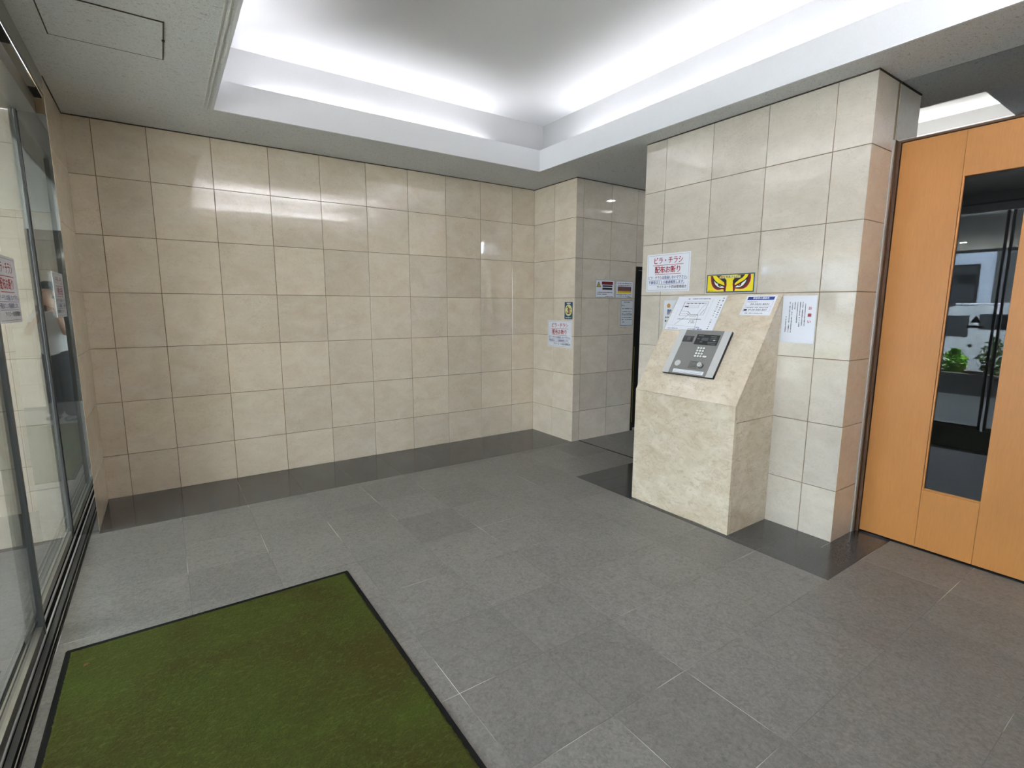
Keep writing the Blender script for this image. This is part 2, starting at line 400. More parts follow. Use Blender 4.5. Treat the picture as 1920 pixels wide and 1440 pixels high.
# ------------------------------------------------------------------ ceiling with lit recess
OX0, OX1, OY0, OY1 = 0.835, 3.53, -4.5, -0.645
HZ = 2.97
HX0, HX1, HY0, HY1 = 4.78, 6.75, -3.385, -1.98
cb = MB()
T = 0.015
def slab(x0, y0, x1, y1): cb.box(x0, y0, H, x1, y1, H+T)
slab(-0.012, -6.3, OX0, 0.0); slab(OX0, OY1, OX1, 0.0); slab(OX0, -6.3, OX1, OY0); slab(OX1, -6.3, 4.6, 0.0); slab(4.6, -1.785, 7.2, 0.0)
for b in ((4.6, -6.3, HX0, -1.785), (HX0, HY1, HX1, -1.785), (HX0, -6.3, HX1, HY0), (HX1, -6.3, 7.2, -1.785)): cb.box(b[0], b[1], HZ, b[2], b[3], HZ+T)
cb.box(4.585, -6.3, H+T, 4.6, -1.785, HZ+T); cb.box(4.6, -1.785, H+T, 7.2, -1.77, HZ+T)
ceil = tag(cb.build('ceiling', M['board']), kind='structure')
def recess(x0, y0, x1, y1, lip, sb, top, H):
    t = 0.014; e = 0.002
    for nm, b in (('cove_fascia', (x0-t, y0-t, x0+e, y1+t)), ('cove_fascia', (x1-e, y0-t, x1+t, y1+t)), ('cove_fascia', (x0+e, y0-t, x1-e, y0+e)), ('cove_fascia', (x0+e, y1-e, x1-e, y1+t))):
        MB().box(b[0], b[1], H-0.0005, b[2], b[3], H+lip).build(nm, M['plaster'], ceil)
    X0, Y0, X1, Y1 = x0-sb, y0-sb, x1+sb, y1+sb
    for b in ((X0-0.03, Y0-0.03, X0, Y1+0.03), (X1, Y0-0.03, X1+0.03, Y1+0.03), (X0, Y0-0.03, X1, Y0), (X0, Y1, X1, Y1+0.03)):
        MB().box(b[0], b[1], H+T, b[2], b[3], top).build('recess_wall', M['recess'], ceil)
    MB().box(X0-0.03, Y0-0.03, top, X1+0.03, Y1+0.03, top+0.03).build('recess_top', M['recess_top'], ceil)
recess(OX0, OY0, OX1, OY1, 0.190, 0.150, 3.178, H)
recess(HX0, HY0, HX1, HY1, 0.02, 0.14, 3.27, HZ)
# hidden light tubes lying in the trough
def cove_tube(label, axis, c, a, b, mat, z):
    r = empty('cove_light', (0, 0, 0))
    n = max(1, round((b-a)/1.2)); L = (b-a)/n
    for i in range(n):
        s0, s1 = a+i*L+0.02, a+(i+1)*L-0.02
        q = (c, z) if axis == 'x' else (c, z)
        MB().cyl(q, axis, 0.011, s0, s1, 10).build('tube', mat, r)
        if axis == 'x': MB().box(s0, c-0.018, z-0.016, s1, c+0.018, z-0.013).build('batten', M['plaster'], r)
        else: MB().box(c-0.018, s0, z-0.016, c+0.018, s1, z-0.013).build('batten', M['plaster'], r)
    tag(r, label, 'light', 'strip lights hidden in the ceiling coves')
ZT = H+0.145
cove_tube('strip light hidden in the lobby ceiling cove beside the long back wall', 'x', OY1+0.122, OX0+0.25, OX1-0.5, M['tube'], ZT)
cove_tube('strip light hidden in the lobby ceiling cove behind the camera', 'x', OY0-0.122, OX0+0.25, OX1-0.25, M['tube_far'], ZT)
cove_tube('strip light hidden in the lobby ceiling cove on the intercom pillar side', 'y', OX1+0.122, OY0+0.25, OY1-0.35, M['tube'], ZT)
cove_tube('strip light hidden in the lobby ceiling cove on the glass door side', 'y', OX0-0.122, OY0+0.25, OY1-0.2, M['tube'], ZT)
cove_tube('strip light hidden in the inner hall ceiling cove beyond the wooden door', 'y', HX1+0.11, HY0+0.05, HY1-0.05, M['tube_hall'], HZ+0.032)
# twin trim lines beside the recess, left side
tr = MB(); tr.box(0.775, -4.5, H-0.003, 0.781, -0.63, H).box(0.797, -4.5, H-0.003, 0.803, -0.63, H)
tag(tr.build('trim_2', M['bright_steel']), kind='structure')
# access hatch
hx = empty('access_hatch', (0.335, -1.5, H)); tag(hx, 'square access hatch flush in the speckled ceiling near the glass doors', 'hatch')
MB().box(-0.222, -0.21, -0.0035, 0.222, 0.21, -0.0002).build('hatch_panel', M['board'], hx)
MB().box(-0.228, 0.210, -0.004, 0.228, 0.2145, 0.0).box(-0.228, -0.2145, -0.004, 0.228, -0.21, 0.0).box(-0.2275, -0.21, -0.004, -0.2225, 0.21, 0.0).box(0.2225, -0.21, -0.004, 0.2275, 0.21, 0.0).build('hatch_gap', M['shadow_gap'], hx)
MB().box(0.219, -0.03, -0.006, 0.231, -0.012, -0.0035).build('latch', M['dark_metal'], hx)
# downlights in the passage and hall
def downlight(x, y, label, z=H, lens=None):
    r = empty('downlight', (x, y, z)); tag(r, label, 'light', 'recessed downlights under the outside canopy' if lens else 'recessed downlights beyond the pillar')
    MB().cyl((0, 0), 'z', 0.062, -0.006, -0.0005, 24).build('rim', M['plaster'], r)
    MB().cyl((0, 0), 'z', 0.045, -0.0075, -0.006, 24).build('lens', lens or M['lamp'], r)
downlight(5.04, -1.30, 'round recessed downlight in the passage ceiling behind the intercom pillar')
downlight(6.19, -1.30, 'round recessed downlight in the passage ceiling farther from the lobby')
downlight(5.4, -4.2, 'round recessed downlight in the hall ceiling just inside the wooden door', HZ)

# ------------------------------------------------------------------ glass doors on the left
def glass_leaf(name, x, ya, yb, label, stile_a=True, stile_b=True, mark=None):
    """leaf in the plane x, from ya (far) to yb (near)"""
    r = empty(name, (x, (ya+yb)/2, 0)); tag(r, label, 'door', kind='structure')
    h = (ya-yb)/2; t = 0.005
    MB().box(-t, -h, 0.05, t, h, 2.54).build('glass_pane', M['glass'], r)
    MB().box(-0.012, -h, 0.008, 0.012, h, 0.05).build('bottom_rail', M['steel'], r)
    if stile_a: MB().box(-0.014, h-0.002, 0.008, 0.014, h+0.022, 2.54).build('stile', M['gunmetal'], r)
    if stile_b: MB().box(-0.014, -h-0.022, 0.008, 0.014, -h+0.002, 2.54).build('stile', M['gunmetal'], r)
    if mark is not None:
        g = MB()
        g.prism([(mark-0.05, 1.262), (mark+0.05, 1.262), (mark, 1.345)], 'x', t, t+0.001)
        g.prism([(mark-0.075, 1.20), (mark+0.075, 1.20), (mark+0.075, 1.228), (mark-0.075, 1.228)], 'x', t, t+0.001)
        g.build('triangle_marker', M['ink'], r)
    MB().box(-0.016, -h, 2.54, 0.016, h, 2.565).build('top_rail', M['steel'], r)
    return r
glass_leaf('door_1', -0.107, -1.86, -2.99, 'sliding glass door leaf with grey stiles, nearer the back wall', mark=-0.42)
glass_leaf('door_2', -0.107, -3.06, -4.19, 'sliding glass door leaf with grey stiles, nearer the viewer', mark=0.44)
glass_leaf('window_1', -0.140, -0.70, -1.90, 'fixed glass sidelight between marble stub and sliding door', False, False)
glass_leaf('window_2', -0.140, -4.15, -6.25, 'fixed glass sidelight behind the viewer', False, False)
tk = empty('door_track', (0, 0, 0)); tag(tk, 'grooved steel floor track under the sliding glass doors', 'track')
MB().box(-0.165, -6.25, -0.06, -0.0425, 0.15, -0.006).build('track_bed', M['rubber'], tk)
for xa, xb, m_ in ((-0.150, -0.142, 'steel'), (-0.123, -0.116, 'bright_steel'), (-0.098, -0.091, 'bright_steel'), (-0.084, -0.064, 'gunmetal'), (-0.0565, -0.0525, 'steel'), (-0.047, -0.043, 'dark_metal')):
    MB().box(xa, -6.25, -0.008, xb, -0.669, 0.004, 0.001).build('rail', M[m_], tk)
pk = MB().box(-0.160, -0.668, -0.004, -0.001, -0.6605, 2.50).build('door_pocket_panel', M['mirror']); tag(pk, 'mirror polished narrow metal panel closing the gap beside the marble stub', 'panel')
po = MB().box(-0.137, -0.692, 0.0, -0.124, -0.678, 2.53, 0.002).build('glass_edge_post', M['gunmetal']); tag(po, 'thin grey metal post at the edge of the glass sidelight', 'post')
hd = empty('door_header', (0, 0, 0)); tag(hd, 'brown steel header box above the sliding glass doors', 'header')
MB().box(-0.24, -6.25, 2.50, -0.045, -0.66, H).build('header_box', M['steel'], hd)
MB().box(-0.010, -6.25, 2.600, -0.001, -0.66, H-0.001).build('front_fascia', M['steel'], hd)
MB().box(-0.044, -6.25, 2.585, -0.011, -1.39, 2.60).build('dark_slot', M['black'], hd)
MB().box(-0.044, -1.39, 2.585, -0.011, -0.84, 2.60).build('hanger_block', M['steel'], hd)
MB().box(-0.044, -0.84, 2.585, -0.011, -0.66, 2.60).build('dark_slot', M['black'], hd)

# ------------------------------------------------------------------ wooden door
wd3 = empty('door_3', (4.06, -3.40, 0)); tag(wd3, 'tall orange wooden door with a narrow vertical glass strip', 'door', kind='structure')
DT = 2.372
yl, yr = -3.402, -4.29
ga, gb = -3.707, -3.957
gz0, gz1 = 0.370, 2.133
def dpart(name, y0, y1, z0, z1, mat, x0=0.0, x1=0.045):
    return MB().box(x0, y1+3.40, z0, x1, y0+3.40, z1, 0.0012).build(name, mat, wd3)
dpart('stile_panel', yl, ga+0.012, 0.014, DT, M['wood']); dpart('stile_panel', gb-0.002, yr, 0.014, DT, M['wood'])
dpart('top_panel', ga+0.011, gb-0.001, gz1, DT, M['wood']); dpart('bottom_panel', ga+0.011, gb-0.001, 0.014, gz0, M['wood'])
dpart('glass_strip', ga+0.011, gb-0.001, gz0, gz1, M['tglass'], 0.016, 0.024)
dpart('glazing_bead', ga+0.0105, ga+0.002, gz0, gz1, M['wood'], 0.003, 0.016); dpart('glazing_bead', ga+0.002, gb-0.001, gz0, gz0+0.010, M['wood'], 0.003, 0.016)
dpart('door_frame', -3.376, -3.398, 0, DT+0.013, M['bronze'], -0.008, 0.06)
dpart('door_frame', yr-0.004, yr-0.028, 0, DT+0.013, M['bronze'], -0.008, 0.06)
dpart('frame_head', -3.398, yr-0.004, DT+0.003, DT+0.016, M['bronze'], -0.004, 0.06)
MB().box(-0.057, 0.020, 0, -0.036, 0.026, DT+0.016).build('jamb_strip', M['bright_steel'], wd3)
MB().box(-0.036, 0.016, 0, -0.009, 0.0255, DT+0.016).build('jamb_liner', M['bronze'], wd3)
MB().box(0.0, -0.9, 0.0, 0.05, 0.0, 0.006).build('threshold', M['black'], wd3)
tw = MB().box(4.026, -4.32, DT+0.018, 4.034, -3.378, H-0.001).build('window_3', M['transom']); tag(tw, 'clear glass transom above the wooden door', 'window', kind='structure')

# ------------------------------------------------------------------ intercom pedestal
PX, PY0, PY1 = 3.2925, -2.956, -2.155
Z1, Z2 = 0.831, 1.5205
pd = empty('intercom_pedestal', (PX, (PY0+PY1)/2, 0)); tag(pd, 'cream marble pedestal with sloping top carrying the intercom keypad', 'pedestal')
pcy = (PY0+PY1)/2; hw = (PY1-PY0)/2; dp = XP-PX
th = 0.022
# local: x from the front, y across, z up
MB().box(0, -hw+0.001, 0, th, hw-0.001, Z1-0.0015, 0.0012).build('front_slab', M['ped'], pd)
sl = Vector((dp, 0, Z2-Z1)); sl.normalize(); nn = Vector((-sl.z, 0, sl.x))
def slope_pt(s, y, k): v = Vector((0, y, Z1))+sl*s+nn*k; return v
LS = math.hypot(dp, Z2-Z1)
b = MB(); pts = [(0, Z1), (dp, Z2), (dp, Z2-0.045), (0.030, Z1+0.0)]
b.prism(pts, 'y', -hw, hw); b.build('sloped_slab', M['ped'], pd)
for sgn in (-1, 1):
    y0, y1 = (sgn*hw, sgn*(hw-th)); y0, y1 = min(y0, y1), max(y0, y1)
    MB().prism([(th+0.0005, 0), (dp, 0), (dp, 0.7230), (th+0.0005, 0.7230)], 'y', y0, y1).build('side_slab', M['ped'], pd)
    MB().prism([(th+0.0005, 0.7254), (dp, 0.7254), (dp, Z2-0.050), (0.0335, Z1-0.0015), (th+0.0005, Z1-0.0015)], 'y', y0+(0.002 if sgn < 0 else 0), y1-(0.002 if sgn > 0 else 0)).build('side_slab', M['ped'], pd)
MB().prism([(th+0.004, 0.004), (dp-0.004, 0.004), (dp-0.004, Z2-0.058), (0.04, Z1-0.014)], 'y', -hw+th+0.003, hw-th-0.003).build('core', M['grout'], pd)

# ------------------------------------------------------------------ signs: flat print in a local frame (x right, z up, y into the wall)
def text_mesh(body, size, align='CENTER', bold=0.0, spacing=1.0, line=1.0, shear=0.0, xs=1.0):
    c = bpy.data.curves.new('t', 'FONT'); c.body = body; c.size = size; c.align_x = align; c.align_y = 'CENTER'
    c.offset = 0.0; c.space_character = spacing; c.space_line = line; c.shear = shear; c.resolution_u = 2
    o = bpy.data.objects.new('t', c); COL.objects.link(o)
    bpy.context.view_layer.update()
    me = bpy.data.meshes.new_from_object(o.evaluated_get(bpy.context.evaluated_depsgraph_get()))
    bpy.data.objects.remove(o); bpy.data.curves.remove(c)
    return me
class Sign:
    def __init__(s, name, label, cat, frame, w, h, sheet='paper', group=None, thick=0.0012, margin=0.0):
        s.r = empty(name, mat4=frame); tag(s.r, label, cat, group); s.w, s.h = w, h; s.sets = {}
        MB().box(-w/2, -thick-0.0003, -h/2, w/2, -0.0003, h/2).build('sheet', M[sheet], s.r); s.y0 = -thick-0.0003
        s.piece = 0
    def y(s, layer): return s.y0-0.0002*(layer+1)
    def _mb(s, part, mat):
        k = (part, mat, s.piece)
        if k not in s.sets: s.sets[k] = MB()
        return s.sets[k]
    def rect(s, part, mat, x0, z0, x1, z1, layer=0):
        y = s.y(layer); s._mb(part, mat).poly([(x0, y, z0), (x1, y, z0), (x1, y, z1), (x0, y, z1)])
    def poly(s, part, mat, pts, layer=0):
        y = s.y(layer); s._mb(part, mat).poly([(p[0], y, p[1]) for p in pts])
    def frame(s, part, mat, x0, z0, x1, z1, t, layer=0):
        s.rect(part, mat, x0, z0, x1, z0+t, layer); s.rect(part, mat, x0, z1-t, x1, z1, layer); s.rect(part, mat, x0, z0, x0+t, z1, layer); s.rect(part, mat, x1-t, z0, x1, z1, layer)
    def line(s, part, mat, p, q, t, layer=0):
        d = Vector((q[0]-p[0], q[1]-p[1])); d.normalize(); n = Vector((-d.y, d.x))*t/2
        s.poly(part, mat, [(p[0]-n.x, p[1]-n.y), (q[0]-n.x, q[1]-n.y), (q[0]+n.x, q[1]+n.y), (p[0]+n.x, p[1]+n.y)], layer)
    def text(s, part, mat, body, x, z, size, layer=0, fit=None, **kw):
        me = text_mesh(body, size, **kw)
        bm = s._mb(part, mat).bm; y = s.y(layer)
        xs = [v.co.x for v in me.vertices]; k = 1.0
        if fit and xs: k = fit/max(1e-6, max(xs)-min(xs))
        bo = kw.get('bold', 0.0)*size*1.3+0.006*size
        for q, dx in enumerate((-bo, bo, 0.0)):
            vs = [bm.verts.new((x+dx+v.co.x*k, y-0.00003*q, z+v.co.y+dx*0.5*(q < 2))) for v in me.vertices]
            for p in me.polygons:
                try: bm.faces.new([vs[i] for i in p.vertices])
                except ValueError: pass
        bpy.data.meshes.remove(me)
    def greek(s, part, mat, x0, x1, z, size, layer=0, fill=0.86, vertical=False):
        """a row of small illegible characters as separate blots"""
        p = x0
        while p < x1-size*0.4:
            if random.random() < 0.93:
                a, b = size*random.uniform(0.55, 0.9), size*random.uniform(0.25, 0.5)
                if vertical:
                    s.rect(part, mat, z-b*0.8, -p-a, z+b*0.8, -p, layer)
                else:
                    s.rect(part, mat, p, z-b, p+a, z+b*0.2, layer)
                    s.rect(part, mat, p+a*0.1, z+b*0.3, p+a*0.8, z+b, layer)
            p += size
    def done(s):
        for (part, mat, pc), mb in s.sets.items():
            o = mb.build(part, M[mat], s.r)
            if any(k in part for k in ('print', 'lettering', 'lines', 'caption', 'strokes', '_line')): o['kind'] = 'stuff'
        return s.r
def wall_frame(O, ang): return Matrix.Translation(Vector(O)) @ Matrix.Rotation(ang, 4, 'Z')
def slope_frame(yw, s):
    """on the pedestal slope: yw world y, s distance up the slope"""
    base = Vector((PX, yw, Z1))+sl*s
    X = Vector((0, -1, 0)); Zv = sl; Yv = Zv.cross(X)
    m = Matrix((X, Yv, Zv)).transposed().to_4x4(); m.translation = base
    return m
# --- "no flyers" posters
def flyer(frame, w, h, label):
    g = Sign('notice_poster', label, 'poster', frame, w, h, group='no flyers posters')
    k = w/0.42
    g.frame('border_line', 'grey_ink', -w/2+0.012*k, -h/2+0.011*k, w/2-0.012*k, h/2-0.011*k, 0.0016*k)
    g.text('red_lettering', 'red_ink', 'ビラ・チラシ', 0, 0.092*k*h/(0.297*k), 0.058*k, fit=0.275*k, bold=0.012)
    g.rect('red_lettering', 'red_ink', -0.148*k, 0.058*k, 0.148*k, 0.0615*k)
    g.text('red_lettering', 'red_ink', '配布お断り', 0, 0.020*k, 0.058*k, fit=0.245*k, bold=0.016)
    g.rect('red_lettering', 'red_ink', -0.125*k, -0.014*k, 0.125*k, -0.0105*k)
    g.text('blue_lettering', 'blue_ink', 'ビラ・チラシは投函しないで下さい。', 0.005*k, -0.040*k, 0.027*k, fit=0.375*k, bold=0.012)
    g.rect('blue_lettering', 'blue_ink', -0.19*k, -0.0575*k, 0.185*k, -0.0557*k)
    g.text('blue_lettering', 'blue_ink', '不審者は１１０番通報致します。', -0.005*k, -0.077*k, 0.027*k, fit=0.35*k, bold=0.012)
    g.rect('blue_lettering', 'blue_ink', -0.182*k, -0.0945*k, 0.165*k, -0.0927*k)
    g.text('black_lettering', 'ink', 'ライトコート四谷管理組合', 0.042*k, -0.114*k, 0.025*k, fit=0.285*k, bold=0.012)
    return g.done()
flyer(wall_frame((XP, -2.040, 1.7), -HP), 0.412, 0.292, 'white notice with red Japanese headline on the pillar wall above the pedestal')
flyer(wall_frame((XK, -0.470, 1.143), -HP), 0.40, 0.285, 'white notice with red Japanese headline on the recessed corner wall under the blue sticker')
flyer(wall_frame((-0.1335, -1.415, 1.5055), HP), 0.42, 0.305, 'white notice with red Japanese headline taped to the fixed glass sidelight, at the left edge')
# --- glaring eyes sticker
EY = {
'red_left':[(0.087,0.934),(0.095,0.693),(0.109,0.505),(0.139,0.347),(0.186,0.219),(0.239,0.154),(0.289,0.148),(0.338,0.18),(0.374,0.19),(0.391,0.055),(0.425,0.053),(0.428,0.235),(0.439,0.401),(0.434,0.537),(0.39,0.541),(0.369,0.422),(0.125,0.929)],
'black_left':[(0.131,0.921),(0.134,0.658),(0.161,0.469),(0.203,0.327),(0.249,0.246),(0.306,0.22),(0.367,0.239),(0.398,0.359),(0.369,0.422),(0.28,0.521),(0.187,0.714)],
'brow_left':[(0.204,0.935),(0.274,0.766),(0.364,0.589),(0.403,0.494),(0.434,0.507),(0.432,0.657),(0.403,0.751),(0.357,0.892),(0.325,0.934)],
'yel_left':[(0.134,0.928),(0.194,0.931),(0.236,0.785),(0.301,0.656),(0.365,0.558),(0.391,0.48),(0.397,0.374),(0.337,0.439),(0.255,0.523),(0.188,0.668),(0.146,0.826)],
'white_left':[(0.158,0.663),(0.211,0.527),(0.256,0.477),(0.333,0.363),(0.387,0.299),(0.388,0.261),(0.311,0.261),(0.247,0.323),(0.193,0.451)],
'pup_left':[(0.253,0.477),(0.281,0.467),(0.339,0.378),(0.334,0.348),(0.303,0.316),(0.271,0.353),(0.254,0.415)],
'dot_left':[(0.298,0.409),(0.315,0.403),(0.318,0.368),(0.301,0.366)],
'red_right':[(0.886,0.943),(0.919,0.943),(0.927,0.748),(0.918,0.578),(0.895,0.423),(0.855,0.281),(0.797,0.191),(0.729,0.17),(0.672,0.183),(0.625,0.208),(0.614,0.06),(0.582,0.061),(0.576,0.286),(0.567,0.406),(0.57,0.524),(0.605,0.506),(0.614,0.402)],
'black_right':[(0.875,0.926),(0.876,0.711),(0.854,0.513),(0.809,0.343),(0.744,0.245),(0.682,0.227),(0.618,0.253),(0.604,0.328),(0.654,0.399),(0.748,0.522),(0.821,0.703)],
'brow_right':[(0.815,0.939),(0.764,0.768),(0.704,0.687),(0.623,0.505),(0.606,0.462),(0.573,0.494),(0.567,0.614),(0.593,0.729),(0.646,0.921),(0.674,0.936)],
'yel_right':[(0.814,0.943),(0.878,0.943),(0.857,0.8),(0.806,0.647),(0.741,0.552),(0.681,0.47),(0.614,0.372),(0.612,0.446),(0.628,0.519),(0.693,0.645),(0.764,0.753)],
'white_right':[(0.844,0.665),(0.827,0.515),(0.781,0.359),(0.721,0.276),(0.658,0.258),(0.615,0.261),(0.656,0.339),(0.75,0.464)],
'pup_right':[(0.672,0.39),(0.738,0.48),(0.748,0.42),(0.736,0.348),(0.702,0.329),(0.676,0.353)],
'dot_right':[(0.701,0.413),(0.716,0.411),(0.717,0.376),(0.702,0.377)]}
w, h = 0.362, 0.127
g = Sign('eye_sticker', 'yellow sticker with glaring painted eyes above the sloping pedestal', 'sticker', wall_frame((XP, -2.5765, 1.599), -HP), w, h, sheet='teal')
g.rect('yellow_ground', 'yellow', -w/2+0.007, -h/2+0.007, w/2-0.007, h/2-0.007, 0)
ELAY = [('red', 'dkred', 'eye_outline', 2), ('black', 'ink', 'eye_shadow', 3), ('brow', 'ink', 'eye_shadow', 3), ('yel', 'yellow', 'eyebrow', 4), ('white', 'white_ink', 'eye_white', 5), ('pup', 'ink', 'pupil', 6), ('dot', 'yellow', 'pupil_glint', 7)]
E2 = lambda p: ((p[0]-0.5)*w, (p[1]-0.5)*h)
for sd in ('left', 'right'):
    g.piece = sd
    cx = 0.27 if sd == 'left' else 0.74
    halo = [(cx+(p[0]-cx)*1.035+(-0.008 if sd == 'left' else 0.008)*(1 if abs(p[0]-0.5) > 0.2 else 0), max(0.06, min(0.93, 0.5+(p[1]-0.5)*1.06-0.012))) for p in EY['red_'+sd]]
    g.poly('eye_halo', 'peach', [E2(p) for p in halo], 1)
    for nm, mat, part, lay in ELAY: g.piece = (sd, nm); g.poly(part, mat, [E2(p) for p in EY[nm+'_'+sd]], lay)
g.piece = 0
g.poly('banner', 'pale_yellow', [E2(p) for p in ((0.275, 0.77), (0.72, 0.77), (0.72, 0.90), (0.33, 0.93), (0.275, 0.86))], 7)
g.text('red_lettering', 'red_ink', '犯罪', -0.069, 0.042, 0.0165, layer=8, fit=0.031, bold=0.02)
g.text('black_lettering', 'ink', 'を見逃さない！', 0.016, 0.042, 0.0165, layer=8, fit=0.122, bold=0.02)
g.greek('small_print', 'ink', -w/2+0.012, -w/2+0.055, -h/2+0.012, 0.005, 2)
g.done()
# --- "request" notice, vertical writing
w, h = 0.205, 0.295
g = Sign('request_notice', 'white portrait notice with red title in vertical Japanese writing right of the pedestal', 'notice', wall_frame((XP, -3.064, 1.358), -HP), w, h)
g.text('red_lettering', 'red_ink', 'お', 0.066, 0.068, 0.022, bold=0.02); g.text('red_lettering', 'red_ink', '願', 0.066, 0.026, 0.022, bold=0.03); g.text('red_lettering', 'red_ink', 'い', 0.066, -0.014, 0.022, bold=0.02)
for x, za, zb in ((0.038, 0.098, -0.045), (0.022, 0.108, -0.040), (0.006, 0.108, -0.048), (-0.010, 0.108, -0.022), (-0.026, 0.108, 0.055), (-0.042, 0.102, -0.082), (-0.057, 0.108, -0.085), (-0.076, 0.018, -0.083)):
    g.greek('vertical_print', 'ink', -za, -zb, x, 0.0078, 0, vertical=True)
g.done()
# --- guide map on the slope
w, h = 0.42, 0.300
g = Sign('area_map_sheet', 'white evacuation map sheet taped at the upper left of the sloping pedestal top', 'sheet', slope_frame(-2.3685, 0.6625), w, h, sheet='film', thick=0.0009)
g.rect('white_print', 'paper', -w/2+0.008, -h/2+0.006, w/2-0.008, h/2-0.006, 0)
X = lambda u: (u-0.5)*w
Zz = lambda v: (v-0.5)*h
def ml(a, b, t=0.0014, mat='ink'): g.line('map_lines', mat, (X(a[0]), Zz(a[1])), (X(b[0]), Zz(b[1])), t, 1)
for a, b, t in (((.20, .42), (.20, .82), .003), ((.20, .82), (.68, .82), .0014), ((.68, .82), (.68, .45), .002), ((.68, .45), (.20, .42), .0012), ((.24, .78), (.64, .78), .0024), ((.30, .70), (.52, .70), .0012), ((.30, .65), (.52, .65), .0012),
                ((.30, .65), (.30, .78), .0012), ((.52, .65), (.52, .78), .0012), ((.56, .46), (.60, .66), .0016), ((.60, .66), (.66, .78), .0016), ((.66, .60), (.62, .46), .0026), ((.22, .55), (.34, .55), .0012), ((.22, .48), (.34, .48), .0012),
                ((.34, .55), (.42, .46), .003), ((.34, .48), (.42, .43), .0025), ((.42, .45), (.58, .45), .003), ((.42, .40), (.56, .40), .0012), ((.38, .44), (.18, .16), .0018), ((.58, .45), (.62, .12), .002), ((.05, .14), (.70, .12), .0008), ((.12, .60), (.12, .2), .0006), ((.75, .9), (.75, .3), .0006)):
    ml(a, b, t)
for u in (.28, .36, .44, .52, .58): g.rect('map_lines', 'ink', X(u)-0.008, Zz(.765), X(u)+0.006, Zz(.785), 1)
g.rect('map_lines', 'ink', X(.235), Zz(.67), X(.315), Zz(.70), 1)
g.greek('map_caption', 'ink', X(.25), X(.70), Zz(.905), 0.0085, 1); g.greek('map_caption', 'ink', X(.20), X(.68), Zz(.325), 0.0085, 1)
g.greek('map_caption', 'ink', X(.46), X(.56), Zz(.275), 0.0085, 1); g.greek('map_caption', 'ink', X(.44), X(.58), Zz(.225), 0.0085, 1)
g.greek('map_caption', 'blue_ink', X(.07), X(.30), Zz(.055), 0.0085, 1); g.greek('map_caption', 'blue_ink', X(.50), X(.78), Zz(.055), 0.0085, 1); g.greek('map_caption', 'blue_ink', X(.62), X(.72), Zz(.095), 0.008, 1)
for i in range(14):
    if i < 9: g.greek('vertical_print', 'ink', -(Zz(.93)-i*0.0195), -(Zz(.93)-i*0.0195-0.012), X(.94), 0.012, 1, vertical=True)
    g.greek('vertical_print', 'ink', -(Zz(.87)-i*0.0180), -(Zz(.87)-i*0.0180-0.010), X(.875), 0.0105, 1, vertical=True)
g.done()
# --- emergency telephone sheet
w, h = 0.208, 0.152
g = Sign('telephone_sheet', 'white sheet with blue bar and telephone numbers at top right of the pedestal', 'sheet', slope_frame(-2.8245, 0.7285), w, h)
g.rect('blue_bar', 'blue_bar', -0.092, 0.042, 0.090, 0.066)
g.text('white_lettering', 'white_ink', '緊急時の連絡先', 0, 0.054, 0.0165, layer=1, fit=0.11, bold=0.02)
g.frame('box_line', 'grey_ink', -0.092, -0.004, 0.090, 0.034, 0.0009); g.frame('box_line', 'grey_ink', -0.092, -0.048, 0.090, -0.010, 0.0009)
g.greek('small_print', 'grey_ink', -0.084, -0.016, 0.026, 0.007); g.text('black_lettering', 'ink', '03-3221-8531', 0.008, 0.008, 0.019, fit=0.125, bold=0.012)
g.greek('small_print', 'ink', -0.084, 0.074, -0.018, 0.0075); g.text('black_lettering', 'ink', '0120-503-557', 0.006, -0.036, 0.019, fit=0.125, bold=0.012)
g.rect('black_lettering', 'ink', -0.088, -0.043, -0.066, -0.029)
g.greek('small_print', 'ink', -0.072, 0.052, -0.061, 0.0065)
g.done()
# --- sheet half hidden behind the pedestal
w, h = 0.21, 0.30
g = Sign('crime_prevention_notice', 'white notice with orange pentagon emblem mostly hidden behind the pedestal', 'notice', wall_frame((XP, -2.125, 1.335), -HP), w, h, sheet='paper2')
g.poly('pentagon_emblem', 'orange', [(-0.058+0.020*math.sin(2*math.pi*i/5), 0.108+0.020*math.cos(2*math.pi*i/5)) for i in range(5)])
g.text('blue_lettering', 'blue_ink', '防', -0.048, 0.056, 0.046, bold=0.02)
g.greek('small_print', 'ink', -0.085, 0.0, 0.018, 0.018); g.greek('small_print', 'ink', -0.088, 0.0, -0.01, 0.018)
g.done()
# --- blue emblem sticker on the return wall
w, h = 0.127, 0.178
g = Sign('emblem_sticker', 'blue portrait sticker with pale yellow oval emblem on the recessed corner wall', 'sticker', wall_frame((XK, -0.6105, 1.3925), -HP), w, h, sheet='teal')
oval = lambda a, b, cx, cz, n=24: [(cx+a*math.cos(2*math.pi*i/n), cz+b*math.sin(2*math.pi*i/n)) for i in range(n)]
g.poly('oval', 'pale_yellow', oval(0.055, 0.060, 0, 0.004), 0)
for p, q, t in (((-0.030, 0.030), (-0.006, 0.044), .010), ((-0.004, 0.034), (0.002, -0.034), .014), ((-0.034, -0.014), (-0.012, -0.036), .008), ((0.012, 0.022), (0.034, 0.012), .008), ((0.022, -0.004), (0.032, -0.022), .006), ((-0.020, -0.032), (0.020, -0.034), .007), ((-0.024, 0.008), (0.020, 0.004), .005)):
    g.line('emblem_strokes', 'ink', p, q, t, 1)
g.poly('emblem_strokes', 'orange', oval(0.016, 0.022, 0.012, -0.006), 1)
g.rect('caption', 'white_ink', -0.030, 0.070, 0.030, 0.080, 0); g.greek('caption', 'white_ink', -0.045, 0.045, -0.072, 0.010)
g.done()
